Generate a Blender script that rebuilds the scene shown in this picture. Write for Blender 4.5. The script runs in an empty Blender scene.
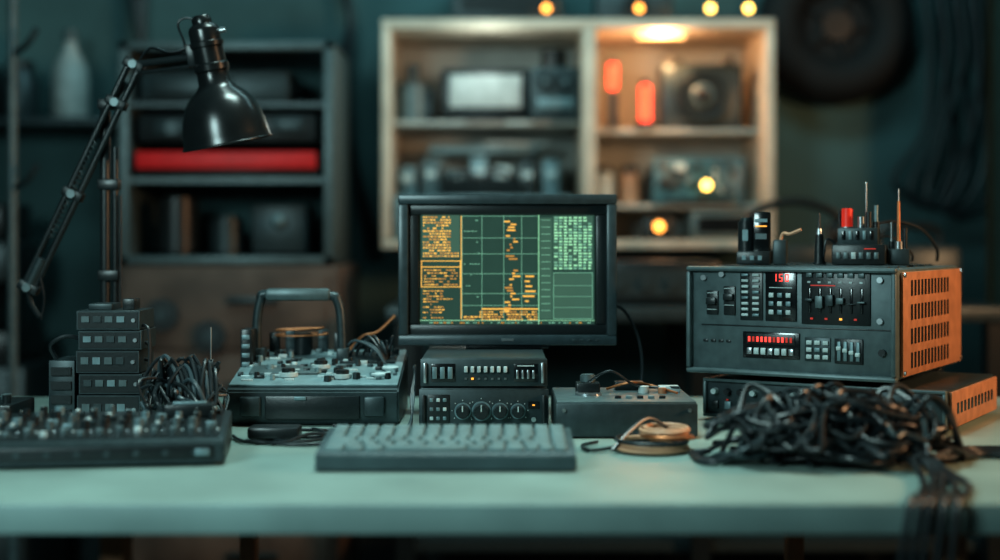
import bpy, bmesh, math, random
from mathutils import Vector, Matrix, Euler
random.seed(7)
scene = bpy.context.scene
# ------------------------------------------------------------------ materials
def mat(name, col, rough=0.5, metal=0.0, emit=None, es=0.0, var=0.18, nscale=25.0, bump=0.0, trans=0.0, coat=0.0):
    m = bpy.data.materials.new(name); m.use_nodes = True
    nt = m.node_tree; b = nt.nodes["Principled BSDF"]
    b.inputs["Roughness"].default_value = rough
    b.inputs["Metallic"].default_value = metal
    b.inputs["Coat Weight"].default_value = coat
    b.inputs["Transmission Weight"].default_value = trans
    tc = nt.nodes.new("ShaderNodeTexCoord")
    n = nt.nodes.new("ShaderNodeTexNoise"); n.inputs["Scale"].default_value = nscale
    n.inputs["Detail"].default_value = 5
    nt.links.new(tc.outputs["Object"], n.inputs["Vector"])
    r = nt.nodes.new("ShaderNodeValToRGB")
    r.color_ramp.elements[0].position = 0.3; r.color_ramp.elements[1].position = 0.7
    r.color_ramp.elements[0].color = tuple(max(0, c*(1-var)) for c in col)+(1,)
    r.color_ramp.elements[1].color = tuple(min(1, c*(1+var)) for c in col)+(1,)
    nt.links.new(n.outputs["Fac"], r.inputs["Fac"])
    nt.links.new(r.outputs["Color"], b.inputs["Base Color"])
    if bump:
        bp = nt.nodes.new("ShaderNodeBump"); bp.inputs["Strength"].default_value = bump
        bp.inputs["Distance"].default_value = 0.002
        nt.links.new(n.outputs["Fac"], bp.inputs["Height"]); nt.links.new(bp.outputs["Normal"], b.inputs["Normal"])
    if emit:
        b.inputs["Emission Color"].default_value = tuple(emit)+(1,)
        b.inputs["Emission Strength"].default_value = es
    return m
BLACK = mat("black_plastic", (0.014,0.020,0.022), 0.34, bump=0.12, nscale=300)
BLACKG = mat("black_gloss", (0.009,0.012,0.014), 0.2, coat=0.3)
LAMPB = mat("lamp_enamel", (0.010,0.013,0.014), 0.26)
RUBBER = mat("cable_rubber", (0.014,0.020,0.023), 0.38)
CABLEB = mat("cable_blue_grey", (0.05,0.075,0.085), 0.4)
DARK = mat("dark_case_metal", (0.038,0.057,0.062), 0.40, 0.3, nscale=60)
BEZEL = mat("monitor_bezel", (0.040,0.062,0.070), 0.33, 0.1, nscale=60)
CHAR = mat("charcoal_paint", (0.095,0.135,0.142), 0.42, 0.25, nscale=50, bump=0.1)
PANEL = mat("panel_grey_teal", (0.16,0.24,0.26), 0.45, 0.3, nscale=40)
PANEL2 = mat("panel_light_teal", (0.19,0.275,0.29), 0.42, 0.2, nscale=40)
PALE = mat("pale_grey_plastic", (0.46,0.55,0.55), 0.45)
STEEL = mat("brushed_steel", (0.45,0.50,0.52), 0.3, 0.9)
KEY = mat("keycap_grey_teal", (0.135,0.200,0.205), 0.5)
KBODY = mat("keyboard_shell", (0.045,0.075,0.082), 0.45)
LITSIDE_KNOB = mat("warmlit_metal_and_knob", (0.42,0.200,0.108), 0.5, 0.2, nscale=40, bump=0.1)  # warm lamplight on grey metal sides put into the colour; also an orange knob
COPPER = mat("copper_wire", (0.50,0.20,0.09), 0.4, 0.7)
TAN = mat("tan_wire", (0.55,0.31,0.19), 0.5)
REDP = mat("red_plastic", (0.6,0.03,0.02), 0.4, emit=(1,0.05,0.02), es=0.2)
REDL = mat("red_led", (0.3,0.01,0.01), 0.4, emit=(1,0.07,0.05), es=1.4)
REDSTRIP = mat("red_shelf_strip", (0.40,0.010,0.012), 0.5, emit=(1,0.02,0.02), es=0.10)
REDHOT = mat("red_tube_light", (0.5,0.02,0.01), 0.4, emit=(1,0.05,0.02), es=5)
ORL = mat("orange_led", (0.4,0.15,0.02), 0.4, emit=(1,0.42,0.06), es=1.5)
YEL = mat("yellow_bulb", (0.5,0.4,0.1), 0.4, emit=(1,0.62,0.12), es=9)
ORB = mat("orange_bulb", (0.5,0.3,0.1), 0.4, emit=(1,0.36,0.06), es=6)
WARMS = mat("warm_strip",(0.8,0.5,0.2),0.5,emit=(1,0.55,0.2),es=4)
WHITEPL = mat("white_plastic", (0.38,0.42,0.41), 0.5)
SCR_BG = mat("screen_background", (0.01,0.03,0.025), 0.25, emit=(0.050,0.110,0.085), es=0.5)
SCR_BG2 = mat("screen_panel", (0.01,0.03,0.025), 0.25, emit=(0.11,0.23,0.165), es=0.5)
SCR_G = mat("screen_green", (0.1,0.3,0.2), 0.4, emit=(0.45,0.85,0.50), es=0.65)
SCR_GD = mat("screen_green_dim", (0.1,0.3,0.2), 0.4, emit=(0.33,0.60,0.44), es=0.38)
SCR_O = mat("screen_orange", (0.3,0.2,0.02), 0.4, emit=(1.0,0.50,0.11), es=0.8)
SCR_OD = mat("screen_orange_dim", (0.3,0.15,0.02), 0.4, emit=(0.80,0.36,0.09), es=0.48)
WOODL = mat("painted_shelf_wood", (0.60,0.52,0.42), 0.6, nscale=8)
SHBACK = mat("shelf_back_board", (0.43,0.45,0.425), 0.8, nscale=6)
TABLE = mat("bench_laminate", (0.235,0.320,0.290), 0.40, nscale=5, var=0.18, bump=0.05)
TEDGE = mat("bench_edge", (0.19,0.28,0.27), 0.5, nscale=10, var=0.12)
LEGM = mat("bench_leg_wood", (0.42,0.21,0.11), 0.6, nscale=12)
WALLM = mat("teal_wall_plaster", (0.058,0.118,0.122), 0.85, nscale=1.6, var=0.5, bump=0.2)
WALLD = mat("dark_wall_plaster", (0.03,0.05,0.055), 0.85, nscale=2.5, var=0.3)
FLOORM = mat("concrete_floor", (0.03,0.045,0.05), 0.7, nscale=4, var=0.35)
CEILM = mat("ceiling_paint", (0.10,0.13,0.14), 0.9)
BROWN = mat("brown_cabinet", (0.110,0.078,0.062), 0.65, nscale=7, var=0.4)
TYRE = mat("tyre_rubber", (0.006,0.008,0.009), 0.8, nscale=60, bump=0.4)
PCB = mat("circuit_board_teal", (0.04,0.12,0.15), 0.4, nscale=80, var=0.6)
CURT = mat("dark_green_curtain", (0.010,0.030,0.026), 0.9)
SHADEIN = mat("lamp_inner", (0.16,0.17,0.17), 0.4, 0.5)

# ------------------------------------------------------------------ builder
def spline(pts, n=6, closed=False):
    P=[Vector(p) for p in pts]; out=[]; N=len(P)
    rng = N if closed else N-1
    for i in range(rng):
        if closed: a,b,c,d = P[(i-1)%N],P[i],P[(i+1)%N],P[(i+2)%N]
        else: a,b,c,d = P[max(i-1,0)],P[i],P[i+1],P[min(i+2,N-1)]
        for k in range(n):
            t=k/n
            out.append(0.5*((2*b)+(c-a)*t+(2*a-5*b+4*c-d)*t*t+(3*b-a-3*c+d)*t**3))
    if not closed: out.append(P[-1])
    return out
class B:
    def __init__(s): s.bm=bmesh.new(); s.mats=[]; s.T=Matrix.Identity(4)
    def mi(s,m):
        if m not in s.mats: s.mats.append(m)
        return s.mats.index(m)
    def commit(s,b,m,M):
        k=s.mi(m)
        for f in b.faces: f.material_index=k; f.smooth=True
        b.transform(s.T@M)
        me=bpy.data.meshes.new("tmp"); b.to_mesh(me); b.free()
        s.bm.from_mesh(me); bpy.data.meshes.remove(me)
    def box(s,c,d,m,bev=0.0,rot=(0,0,0),seg=2):
        b=bmesh.new(); bmesh.ops.create_cube(b,size=1)
        b.transform(Matrix.Diagonal((d[0],d[1],d[2],1)))
        if bev: bmesh.ops.bevel(b,geom=b.edges[:],offset=min(bev,min(d)*0.45),segments=seg,affect='EDGES',profile=0.5)
        s.commit(b,m,Matrix.Translation(c)@Euler(rot).to_matrix().to_4x4())
    def cyl(s,c,r,h,m,rot=(0,0,0),r2=None,seg=20,bev=0.0):
        b=bmesh.new(); bmesh.ops.create_cone(b,cap_ends=True,segments=seg,radius1=r,radius2=r if r2 is None else r2,depth=h)
        if bev:
            es=[e for e in b.edges if len(e.link_faces)==2 and any(len(f.verts)>4 for f in e.link_faces)]
            bmesh.ops.bevel(b,geom=es,offset=bev,segments=2,affect='EDGES')
        s.commit(b,m,Matrix.Translation(c)@Euler(rot).to_matrix().to_4x4())
    def rod(s,a,b_,r,m,seg=10):
        a=Vector(a); b_=Vector(b_); s.tube([a,b_],r,m,seg=seg,n=1)
    def ball(s,c,r,m,sc=(1,1,1),seg=16):
        b=bmesh.new(); bmesh.ops.create_uvsphere(b,u_segments=seg,v_segments=seg//2+2,radius=r)
        s.commit(b,m,Matrix.Translation(c)@Matrix.Diagonal((sc[0],sc[1],sc[2],1)))
    def tube(s,pts,r,m,closed=False,seg=7,n=6,rfn=None):
        P=spline(pts,n,closed) if n>1 else [Vector(p) for p in pts]
        b=bmesh.new(); N=len(P); rings=[]; up=None
        for i in range(N):
            if closed: t=P[(i+1)%N]-P[i-1]
            else: t=P[min(i+1,N-1)]-P[max(i-1,0)]
            if t.length<1e-9: t=Vector((0,0,1))
            t.normalize()
            if up is None:
                up=t.orthogonal().normalized()
            else:
                up=(up-t*up.dot(t))
                up = up.normalized() if up.length>1e-6 else t.orthogonal().normalized()
            w=t.cross(up); rr=r if rfn is None else rfn(i/(N-1))
            rings.append([b.verts.new(P[i]+(up*math.cos(2*math.pi*k/seg)+w*math.sin(2*math.pi*k/seg))*rr) for k in range(seg)])
        for i in range(N if closed else N-1):
            A=rings[i]; C=rings[(i+1)%N]
            off=0
            if closed and i==N-1:
                off=min(range(seg),key=lambda o:(A[0].co-C[o].co).length)
            for k in range(seg):
                b.faces.new((A[k],A[(k+1)%seg],C[(k+1+off)%seg],C[(k+off)%seg]))
        if not closed:
            b.faces.new(rings[0][::-1]); b.faces.new(rings[-1])
        bmesh.ops.recalc_face_normals(b,faces=b.faces[:])
        s.commit(b,m,Matrix.Identity(4))
    def torus(s,c,R,r,m,rot=(0,0,0),seg=40,rs=10,sc=(1,1,1)):
        E=Euler(rot).to_matrix()
        pts=[Vector(c)+E@Vector((R*math.cos(2*math.pi*k/seg)*sc[0],R*math.sin(2*math.pi*k/seg)*sc[1],0)) for k in range(seg)]
        s.tube(pts,r,m,closed=True,seg=rs,n=2)
    def lathe(s,prof,m,M,seg=40):
        b=bmesh.new(); rings=[]
        for (r,z) in prof:
            rings.append([b.verts.new((max(r,1e-4)*math.cos(2*math.pi*k/seg),max(r,1e-4)*math.sin(2*math.pi*k/seg),z)) for k in range(seg)])
        for A,C in zip(rings,rings[1:]):
            for k in range(seg): b.faces.new((A[k],A[(k+1)%seg],C[(k+1)%seg],C[k]))
        bmesh.ops.recalc_face_normals(b,faces=b.faces[:])
        s.commit(b,m,M)
    def prism(s,prof,x0,x1,m,bev=0.0):
        b=bmesh.new()
        A=[b.verts.new((x0,y,z)) for y,z in prof]; C=[b.verts.new((x1,y,z)) for y,z in prof]
        n=len(prof)
        b.faces.new(A[::-1]); b.faces.new(C)
        for k in range(n): b.faces.new((A[k],A[(k+1)%n],C[(k+1)%n],C[k]))
        bmesh.ops.recalc_face_normals(b,faces=b.faces[:])
        if bev: bmesh.ops.bevel(b,geom=b.edges[:],offset=bev,segments=2,affect='EDGES')
        s.commit(b,m,Matrix.Identity(4))
    def quad(s,x0,x1,z0,z1,y,m):
        k=s.mi(m)
        vs=[s.bm.verts.new(s.T@Vector(p)) for p in ((x0,y,z0),(x1,y,z0),(x1,y,z1),(x0,y,z1))]
        f=s.bm.faces.new(vs); f.material_index=k
    def done(s,name,loc=(0,0,0),rz=0.0):
        me=bpy.data.meshes.new(name); s.bm.to_mesh(me); s.bm.free()
        for m in s.mats: me.materials.append(m)
        me.set_sharp_from_angle(angle=math.radians(38))
        o=bpy.data.objects.new(name,me); scene.collection.objects.link(o)
        o.location=loc; o.rotation_euler=(0,0,rz); return o
HX=math.pi/2
R=random.uniform
# ------------------------------------------------------------------ room
def slab(name,c,d,m):
    b=B(); b.box((0,0,0),d,m); return b.done(name,c)
slab("floor",(0,1.8,-0.05),(5.2,5.6,0.1),FLOORM)
slab("ceiling",(0,1.8,2.75),(5.2,5.6,0.1),CEILM)
slab("wall_back",(0,4.65,1.35),(5.2,0.1,2.7),WALLM)
slab("wall_left",(-2.65,1.8,1.35),(0.1,5.6,2.7),WALLD)
slab("wall_right",(2.65,1.8,1.35),(0.1,5.6,2.7),WALLD)
slab("wall_front",(0,-1.05,1.35),(5.2,0.1,2.7),WALLD)
slab("baseboard_back",(0,4.585,0.05),(5.0,0.025,0.1),DARK)

TZ=0.75
# ------------------------------------------------------------------ workbench
b=B()
b.box((0,0,-0.019),(2.2,1.13,0.038),TABLE,0.004)
b.box((0,-0.566,-0.0195),(2.2,0.006,0.036),TEDGE,0.002)
b.box((0,0.50,-0.09),(2.0,0.03,0.09),TEDGE)
for x in (-0.490,0.575):
    for y in (-0.46,0.48):
        b.box((x,y,-0.394),(0.030,0.05,0.712),LEGM,0.004)
b.box((0.04,0.48,-0.55),(1.06,0.03,0.05),LEGM)
b.done("workbench",(0.0,2.235,TZ))

# ------------------------------------------------------------------ monitor
b=B()
W,H=0.394,0.272
def frame(b,w,h,t,d,m,y,bev=0.003):
    b.box((0,y,h/2-t/2),(w,d,t),m,bev); b.box((0,y,-h/2+t/2),(w,d,t),m,bev)
    b.box((-w/2+t/2,y,0),(t,d,h-2*t+0.001),m,bev); b.box((w/2-t/2,y,0),(t,d,h-2*t+0.001),m,bev)
b.T=Matrix.Translation((0,0,H/2+0.006))
frame(b,W,H,0.018,0.040,BEZEL,0.02,0.003)
frame(b,W-0.030,H-0.030,0.022,0.014,BLACK,0.019,0.003)
b.box((0,0.045,0),(W-0.01,0.03,H-0.01),BLACK,0.006)
b.box((0,0.075,0),(W*0.62,0.04,H*0.62),BLACK,0.012)
for k in range(7): b.box((0,0.097,-0.06+k*0.02),(0.18,0.003,0.005),DARK)
b.box((0,-0.001,-H/2+0.010),(0.022,0.002,0.004),STEEL)
for k in range(4): b.box((0.12+k*0.014,-0.001,-H/2+0.009),(0.007,0.003,0.003),DARK,0.001)
SW,SH=0.317,0.2235
sx,sz=-SW/2,SH/2
u=SW/176.0
y0=0.020
def q(u0,u1,v0,v1,m,l=1):
    b.quad(sx+u0*u,sx+u1*u,sz-v1*u,sz-v0*u,y0-0.0006*l,m)
b.quad(sx,sx+SW,-SH/2,SH/2,y0,SCR_BG)
q(0,176,0,4,SCR_BG2)
for k in range(40):
    a=1+k*4.3
    if random.random()<0.75: q(a,a+R(1.5,3.6),1,2.6,SCR_G if random.random()<.5 else SCR_GD,2)
def textrow(u0,u1,v,m,h=1.3,dens=0.8,m2=None):
    a=u0
    while a<u1-1:
        w=R(1.0,3.8)
        if random.random()<dens: q(a,min(a+w,u1),v,v+h,m if (m2 is None or random.random()<.6) else m2,2)
        a+=w+0.8
q(2,40,7,50,SCR_BG2,1)
for k in range(15): textrow(3,31 if k<13 else 39,8.5+k*2.8,SCR_O,1.7,0.9 if k%4 else 0.6,SCR_OD)
def outline(u0,u1,v0,v1,m,t=0.9):
    q(u0,u1,v0,v0+t,m,3);q(u0,u1,v1-t,v1,m,3);q(u0,u0+t,v0,v1,m,3);q(u1-t,u1,v0,v1,m,3)
outline(1,41,53,80,SCR_O); q(1,41,59,60,SCR_O,3)
for k in range(6): textrow(4,38,62+k*2.9,SCR_OD,1.4,0.75,SCR_O)
for k in range(11): textrow(3,12+R(5,22),83+k*2.7,SCR_OD,1.3,0.8,SCR_O)
q(41,41.9,8,112,SCR_O,3)
for x in (42,62,84,102,119): q(x,x+0.6,6,112,SCR_GD,2)
for v in (8,30,46,66,86,98): q(42,119,v,v+0.6,SCR_GD,2)
for k in range(34):
    v=10+k*2.9
    if 52<v<60: continue
    w=R(2,9); c=85+R(-1,10)
    if random.random()<0.78: q(c,c+w,v,v+1.7,SCR_O if random.random()<.5 else SCR_OD,3)
for k in range(6): q(103+R(0,3),109+R(0,8),68+k*5,69.8+k*5,SCR_O,3)
q(62,119,101,102.5,SCR_O,3)
for k in range(4): textrow(44 if k>1 else 60,118,104+k*2.5,SCR_O,1.5,0.85,SCR_OD)
for k in range(8): textrow(44,60,12+k*11,SCR_GD,1.0,0.4)
q(121,133,10,112,SCR_BG2,1)
for v in range(12,110,7): q(122,131,v,v+0.7,SCR_GD,2)
q(134,174,8,62,SCR_BG2,1)
for k in range(18):
    for c in range(8):
        if random.random()<0.92: q(135+c*4.9,135+c*4.9+R(2.6,4.2),9+k*3,10.9+k*3,SCR_G if random.random()<.7 else SCR_GD,2)
q(134,174,65,112,SCR_BG2,1)
outline(134,174,65,112,SCR_GD,0.7)
for k in range(3): q(135,173,78+k*11,78.5+k*11,SCR_GD,2)
q(119,120,6,120,SCR_G,2)
for k in range(2): textrow(3,172,115+k*3.4,SCR_GD,1.4,0.7,SCR_OD)
q(0,176,113,113.6,SCR_G,2)
b.T=Matrix.Identity(4)
b.box((0,0.06,0.003),(0.15,0.10,0.006),BLACK,0.002)
b.box((0,0.06,0.02),(0.06,0.03,0.04),BLACK,0.003)
b.done("computer_monitor",(0.0135,2.50,0.8705))

# ------------------------------------------------------------------ rack units
def rack(name,loc,w,d,h,kind):
    b=B()
    b.box((0,d/2,h/2+0.003),(w,d,h-0.006),DARK,0.002)
    b.box((0,-0.003,h/2),(w+0.004,0.008,h-0.003),DARK,0.0015)
    for x in (-1,1):
        for yy in (0.03,d-0.03): b.cyl((x*w*0.42,yy,0.0022),0.008,0.0036,BLACK)
        b.box((x*(w/2-0.006),-0.010,h/2),(0.005,0.010,h*0.7),STEEL if kind==0 else BLACK,0.0015)
    f=-0.008
    if kind==0:
        b.box((-0.068,f,h*0.5),(0.040,0.003,h*0.62),BLACKG,0.001)
        for k in range(3): b.box((-0.082+k*0.013,f-0.003,h*0.5),(0.008,0.004,h*0.4),PANEL,0.001)
        for k in range(7):
            b.box((-0.030+k*0.011,f-0.003,h*0.62),(0.006,0.005,0.010),PALE,0.001)
            b.box((-0.030+k*0.011,f-0.001,h*0.30),(0.004,0.003,0.003),ORL if k in(1,) else STEEL)
        b.box((0.070,f,h*0.5),(0.040,0.003,h*0.62),BLACKG,0.001)
        for k in range(4): b.box((0.056+k*0.009,f-0.003,h*0.45),(0.004,0.004,h*0.3),STEEL,0.001)
        b.box((0.07,f-0.002,h*0.74),(0.028,0.002,0.002),PALE)
    else:
        b.box((-0.075,f,h*0.5),(0.036,0.003,h*0.7),BLACK,0.001)
        for k in range(3):
            for j in range(3): b.box((-0.087+k*0.011,f-0.002,h*(0.28+j*0.22)),(0.006,0.003,0.006),PANEL if (k+j)%3 else PALE,0.001)
        for k,r in ((-0.035,0.012),(-0.004,0.014),(0.027,0.012),(0.057,0.011)):
            b.cyl((k,f,h*0.45),r*1.18,0.003,PANEL,rot=(HX,0,0),seg=24)
            b.cyl((k,f-0.010,h*0.45),r,0.02,BLACK,rot=(HX,0,0),r2=r*0.85,seg=20,bev=0.001)
            b.box((k,f-0.021,h*0.45+r*0.5),(0.002,0.002,r*0.8),PALE)
            for a in range(7):
                an=math.radians(-130+a*43); b.box((k+math.sin(an)*r*1.5,f+0.0,h*0.45+math.cos(an)*r*1.5),(0.0015,0.003,0.0015),PALE)
        b.box((0.083,f,h*0.6),(0.018,0.003,0.012),BLACKG); b.box((0.083,f-0.002,h*0.6),(0.004,0.002,0.002),ORL)
        b.cyl((0.083,f-0.002,h*0.25),0.004,0.004,STEEL,rot=(HX,0,0))
    return b.done(name,loc)
rack("rack_amplifier",(-0.027,2.320,TZ),0.212,0.26,0.069,1)
rack("rack_tuner",(-0.027,2.325,TZ+0.070),0.208,0.26,0.049,0)

# ------------------------------------------------------------------ flat control box
b=B()
b.box((0,0.11,0.029),(0.226,0.22,0.054),DARK,0.003)
b.box((0,0.11,0.057),(0.222,0.214,0.003),CHAR,0.001)
for x in (-0.09,0.09): 
    for yy in (0.03,0.19): b.cyl((x,yy,0.0022),0.008,0.004,BLACK)
b.box((-0.055,0.12,0.068),(0.040,0.035,0.020),BLACK,0.003); b.cyl((-0.055,0.12,0.084),0.013,0.014,CHAR,bev=0.002)
b.cyl((-0.055,0.10,0.060),0.022,0.004,STEEL)
for k in range(5): b.box((-0.01+k*0.018,0.05,0.0605),(0.010,0.010,0.005),PANEL if k%2 else BLACK,0.001)
b.cyl((0.04,0.13,0.064),0.009,0.012,PALE); b.cyl((0.07,0.12,0.063),0.007,0.010,LITSIDE_KNOB)
b.box((0.085,0.15,0.0635),(0.035,0.03,0.010),PALE,0.002)
b.box((0.02,0.18,0.066),(0.05,0.03,0.014),BLACK,0.002)
b.tube([(-0.055,0.10,0.08),(-0.02,0.08,0.10),(0.02,0.11,0.075),(0.05,0.15,0.066),(0.10,0.13,0.068)],0.0022,RUBBER)
b.tube([(-0.02,0.16,0.062),(0.02,0.14,0.075),(0.06,0.17,0.066),(0.09,0.08,0.064)],0.0022,COPPER)
for x in (-0.1,0.1): b.cyl((x,-0.002,0.045),0.003,0.003,STEEL,rot=(HX,0,0))
b.done("control_box",(0.202,2.21,TZ))

# ------------------------------------------------------------------ keyboard
b=B()
b.prism([(0,0.002),(0,0.023),(0.005,0.026),(0.155,0.040),(0.160,0.036),(0.160,0.002)],-0.178,0.178,KBODY,0.0015)
for x in (-0.15,0.15):
    b.box((x,0.14,0.002),(0.03,0.012,0.0036),BLACK); b.box((x,0.02,0.002),(0.03,0.012,0.0036),BLACK)
sl=math.atan2(0.014,0.149)
for r in range(6):
    n=15; yy=0.020+r*0.0245; z=0.026+(yy-0.006)*math.tan(sl)+0.002
    x=-0.168; 
    ws=[1]*n
    if r==0: ws=[1.3,1.2,1.2,5.2,1.2,1.2,1.2,0.9,0.9,0.9]
    elif r in(1,): ws=[2.2]+[1]*10+[1.8,1]
    elif r==2: ws=[1.8]+[1]*11+[1.2,1]
    s_=sum(ws); unit=0.336/s_
    for w in ws:
        b.box((x+w*unit/2,yy,z),(w*unit-0.003,0.0205,0.007),KEY,0.0018,rot=(sl,0,0),seg=1)
        x+=w*unit
b.done("computer_keyboard",(-0.074,1.89,TZ))

# ------------------------------------------------------------------ big amplifier unit
th=math.radians(32)
def big():
    b=B(); w,s,h=0.365,0.40,0.182
    b.box((-w/2,s/2,0.010+h/2),(w,s,h),CHAR,0.006)
    b.T=Matrix.Translation((-w/2,-0.004,0.010+h/2))
    frame(b,w+0.004,h+0.004,0.009,0.018,CHAR,0,0.004)
    b.T=Matrix.Identity(4)
    for x in (-0.03,-w+0.03):
        for yy in (0.07,s-0.05): b.cyl((x,yy,0.006),0.014,0.0118,BLACK)
    kx=0.365/206; kz=0.00160
    def X(p): return -(893-p)*kx
    def Z(p): return (388-p)*kz+0.006
    def pb(x0,x1,y0,y1,m,d=0.004,f=0.0,bev=0.001):
        b.box(((X(x0)+X(x1))/2,-f-d/2+0.0005,(Z(y0)+Z(y1))/2),(abs(X(x1)-X(x0)),d,abs(Z(y0)-Z(y1))),m,bev)
    for c,(t,bt) in ((712,(297,323)),(730,(292,323))):
        pb(c-6,c+6,t,bt,BLACK,0.004); pb(c-5,c+5,t+8,t+15,BLACK,0.008,0.004)
        for k in range(4): pb(c-5,c+5,t+2+k*6,t+2.8+k*6,PALE,0.001,0.004,0)
    pb(741,764,275,328,BLACK,0.003)
    for k in range(8):
        for j in range(2): pb(743+j*11,750+j*11,278+k*6.1,281+k*6.1,PALE if (k+j)%4 else PANEL,0.004,0.003)
    pb(767,798,272,328,BLACKG,0.004)
    for n_,dx in enumerate((775,781,787)):
        segs=[(0,3.4,0,1),(0,3.4,3.5,4.5),(0,3.4,7,8),(0,0.9,0,4),(2.5,3.4,0,4),(2.5,3.4,4,8),(0,0.9,4,8)]
        use=[(4,5),(0,3,1,5,2),(0,2,3,4,5,6)][n_]
        for i in use:
            a,c,e,f=segs[i]; pb(dx+a,dx+c,278+e,278+f,REDL,0.001,0.004,0)
    pb(771,794,292,293,PALE,0.001,0.004,0)
    for k in range(3):
        for j in range(3): pb(771+j*8.5,776+j*8.5,298+k*9,303+k*9,PANEL if (k+j)%2 else PALE,0.004,0.004)
    pb(803,869,271,330,BLACK,0.004)
    for k in range(6):
        pb(808+k*10,814+k*10,276,281,CHAR,0.004,0.004); 
        pb(809+k*10,812+k*10,285,287,PALE,0.001,0.004,0)
        pb(810+k*10,812.5+k*10,292,318,BLACKG,0.002,0.004); pb(808+k*10,815+k*10,300+R(-4,8),306+R(0,8),CHAR if k%2 else DARK,0.009,0.004)
    for k in range(4): pb(812+k*14,814.5+k*14,323,325,REDP if k!=2 else ORL,0.002,0.004,0)
    pb(812,836,288.8,290,REDP,0.001,0.004,0)
    for cx,cz in ((703,283),(722,279),(878,283),(878,325)):
        b.cyl((X(cx),-0.003,Z(cz)),0.005,0.006,STEEL,rot=(HX,0,0))
    pb(700,890,333.5,335,BLACK,0.002,0)
    pb(744,801,340,368,BLACKG,0.004); pb(748,797,342,353,BLACK,0.002,0.004)
    for k in range(11):
        r_=random.random()
        pb(750+k*4.2,752.2+k*4.2,345,350.5,REDL if r_<.45 else REDP,0.001,0.006,0)
    for k in range(7):
        pb(749+k*7,754+k*7,357,364,PALE if k%3 else STEEL,0.005,0.004)
    pb(806,831,344,369,DARK,0.003)
    for k in range(3):
        for j in range(3): pb(808+j*8,813.5+j*8,347+k*7.4,351.5+k*7.4,PANEL if (k*j)%2 else PALE,0.004,0.003)
    pb(835,862,344,370,BLACK,0.004)
    for k in range(4):
        pb(838+k*6,841.5+k*6,347,367,PANEL,0.003,0.004); pb(837.5+k*6,842+k*6,352+k*2,356+k*2,PALE,0.006,0.004)
    b.cyl((X(880),-0.003,Z(357)),0.006,0.008,BLACK,rot=(HX,0,0))
    for k in range(4): pb(702+k*8,707+k*8,350,353,BLACK,0.002,0)
    b.box((0.003,s/2+0.006,0.010+h/2),(0.006,s-0.02,h-0.010),LITSIDE_KNOB,0.002)  # grey metal side, its warm light painted in as orange
    for g in range(4):
        zc=0.010+h-0.032-g*0.040
        for k in range(12):
            b.box((0.0062,0.065+k*0.021,zc),(0.001,0.010,0.026),BLACK)
    for yy in (0.022,s-0.012):
        for z in (0.022,h): b.cyl((0.007,yy,z),0.004,0.003,STEEL,rot=(0,HX,0))
    for k in range(6): b.box((-w/2,0.06+k*0.055,0.010+h+0.001),(w-0.06,0.012,0.004),DARK,0.001)
    return b.done("audio_test_unit",(0.643,2.25,0.8265),-th)
big()
b=B(); w,s,h=0.42,0.34,0.066
b.box((-w/2,s/2,0.006+h/2),(w,s,h),DARK,0.004)
b.T=Matrix.Translation((-w/2,-0.003,0.006+h/2)); frame(b,w+0.002,h+0.002,0.006,0.012,CHAR,0,0.002); b.T=Matrix.Identity(4)
for x in (-0.03,-w+0.03):
    for yy in (0.03,s-0.03): b.cyl((x,yy,0.004),0.012,0.007,BLACK)
for k in range(16):
    x=-0.40+k*0.024
    b.cyl((x,-0.006,0.050),0.006,0.012,PALE if k%3==0 else BLACK,rot=(HX,0,0),r2=0.005)
    b.box((x,-0.002,0.026),(0.012,0.005,0.014),PANEL if k%2 else BLACK,0.001)
    if k%6==1: b.box((x,-0.005,0.036),(0.003,0.003,0.002),REDP)
b.box((0.003,s/2+0.003,0.006+h/2),(0.006,s-0.02,h-0.006),LITSIDE_KNOB,0.002)  # orange here is warm light painted onto the metal side
for k in range(11): b.box((0.0062,0.05+k*0.024,0.040),(0.001,0.012,0.018),BLACK)
b.done("power_amplifier",(0.72,2.24,TZ),-th)

# ------------------------------------------------------------------ gadgets on top of the big unit
TOPZ=0.8265+0.192+0.004
b=B()
b.box((0,0,0.012),(0.060,0.05,0.024),BLACK,0.003)
b.cyl((-0.015,0,0.050),0.015,0.056,BLACK,bev=0.002); b.cyl((-0.015,0,0.080),0.010,0.006,DARK)
b.box((0.013,-0.002,0.056),(0.028,0.03,0.074),BLACKG,0.002)
b.box((0.013,-0.018,0.078),(0.022,0.002,0.006),PANEL); b.box((0.013,-0.018,0.068),(0.020,0.002,0.002),ORL); b.box((0.013,-0.018,0.050),(0.020,0.002,0.010),CHAR)
b.box((-0.015,-0.0155,0.052),(0.010,0.002,0.02),PANEL)
for k in range(3): b.box((-0.016+k*0.014,-0.026,0.012),(0.007,0.003,0.008),PANEL)
b.box((0.045,0.0,0.022),(0.024,0.03,0.044),DARK,0.003)
b.tube([(0.045,0,0.042),(0.050,0,0.055),(0.062,-0.005,0.054),(0.082,-0.01,0.062)],0.003,TAN)
b.done("capacitor_module",(0.455,2.48,TOPZ),-0.3)
b=B()
b.cyl((0,0,0.002),0.012,0.004,BLACK)
b.cyl((0,0,0.028),0.009,0.05,BLACK,bev=0.001,r2=0.007); b.cyl((0,0,0.058),0.006,0.012,STEEL,r2=0.004); b.cyl((0,0,0.077),0.003,0.03,BLACK,r2=0.0012)
b.done("test_probe",(0.570,2.48,TOPZ),0)
b=B()
b.box((0,0,0.018),(0.092,0.06,0.036),BLACK,0.003)
b.box((-0.002,0,0.050),(0.070,0.045,0.030),DARK,0.002)
for k in range(5): b.box((-0.026+k*0.012,-0.024,0.052),(0.006,0.003,0.016),PANEL if k%2 else BLACKG,0.001)
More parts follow.
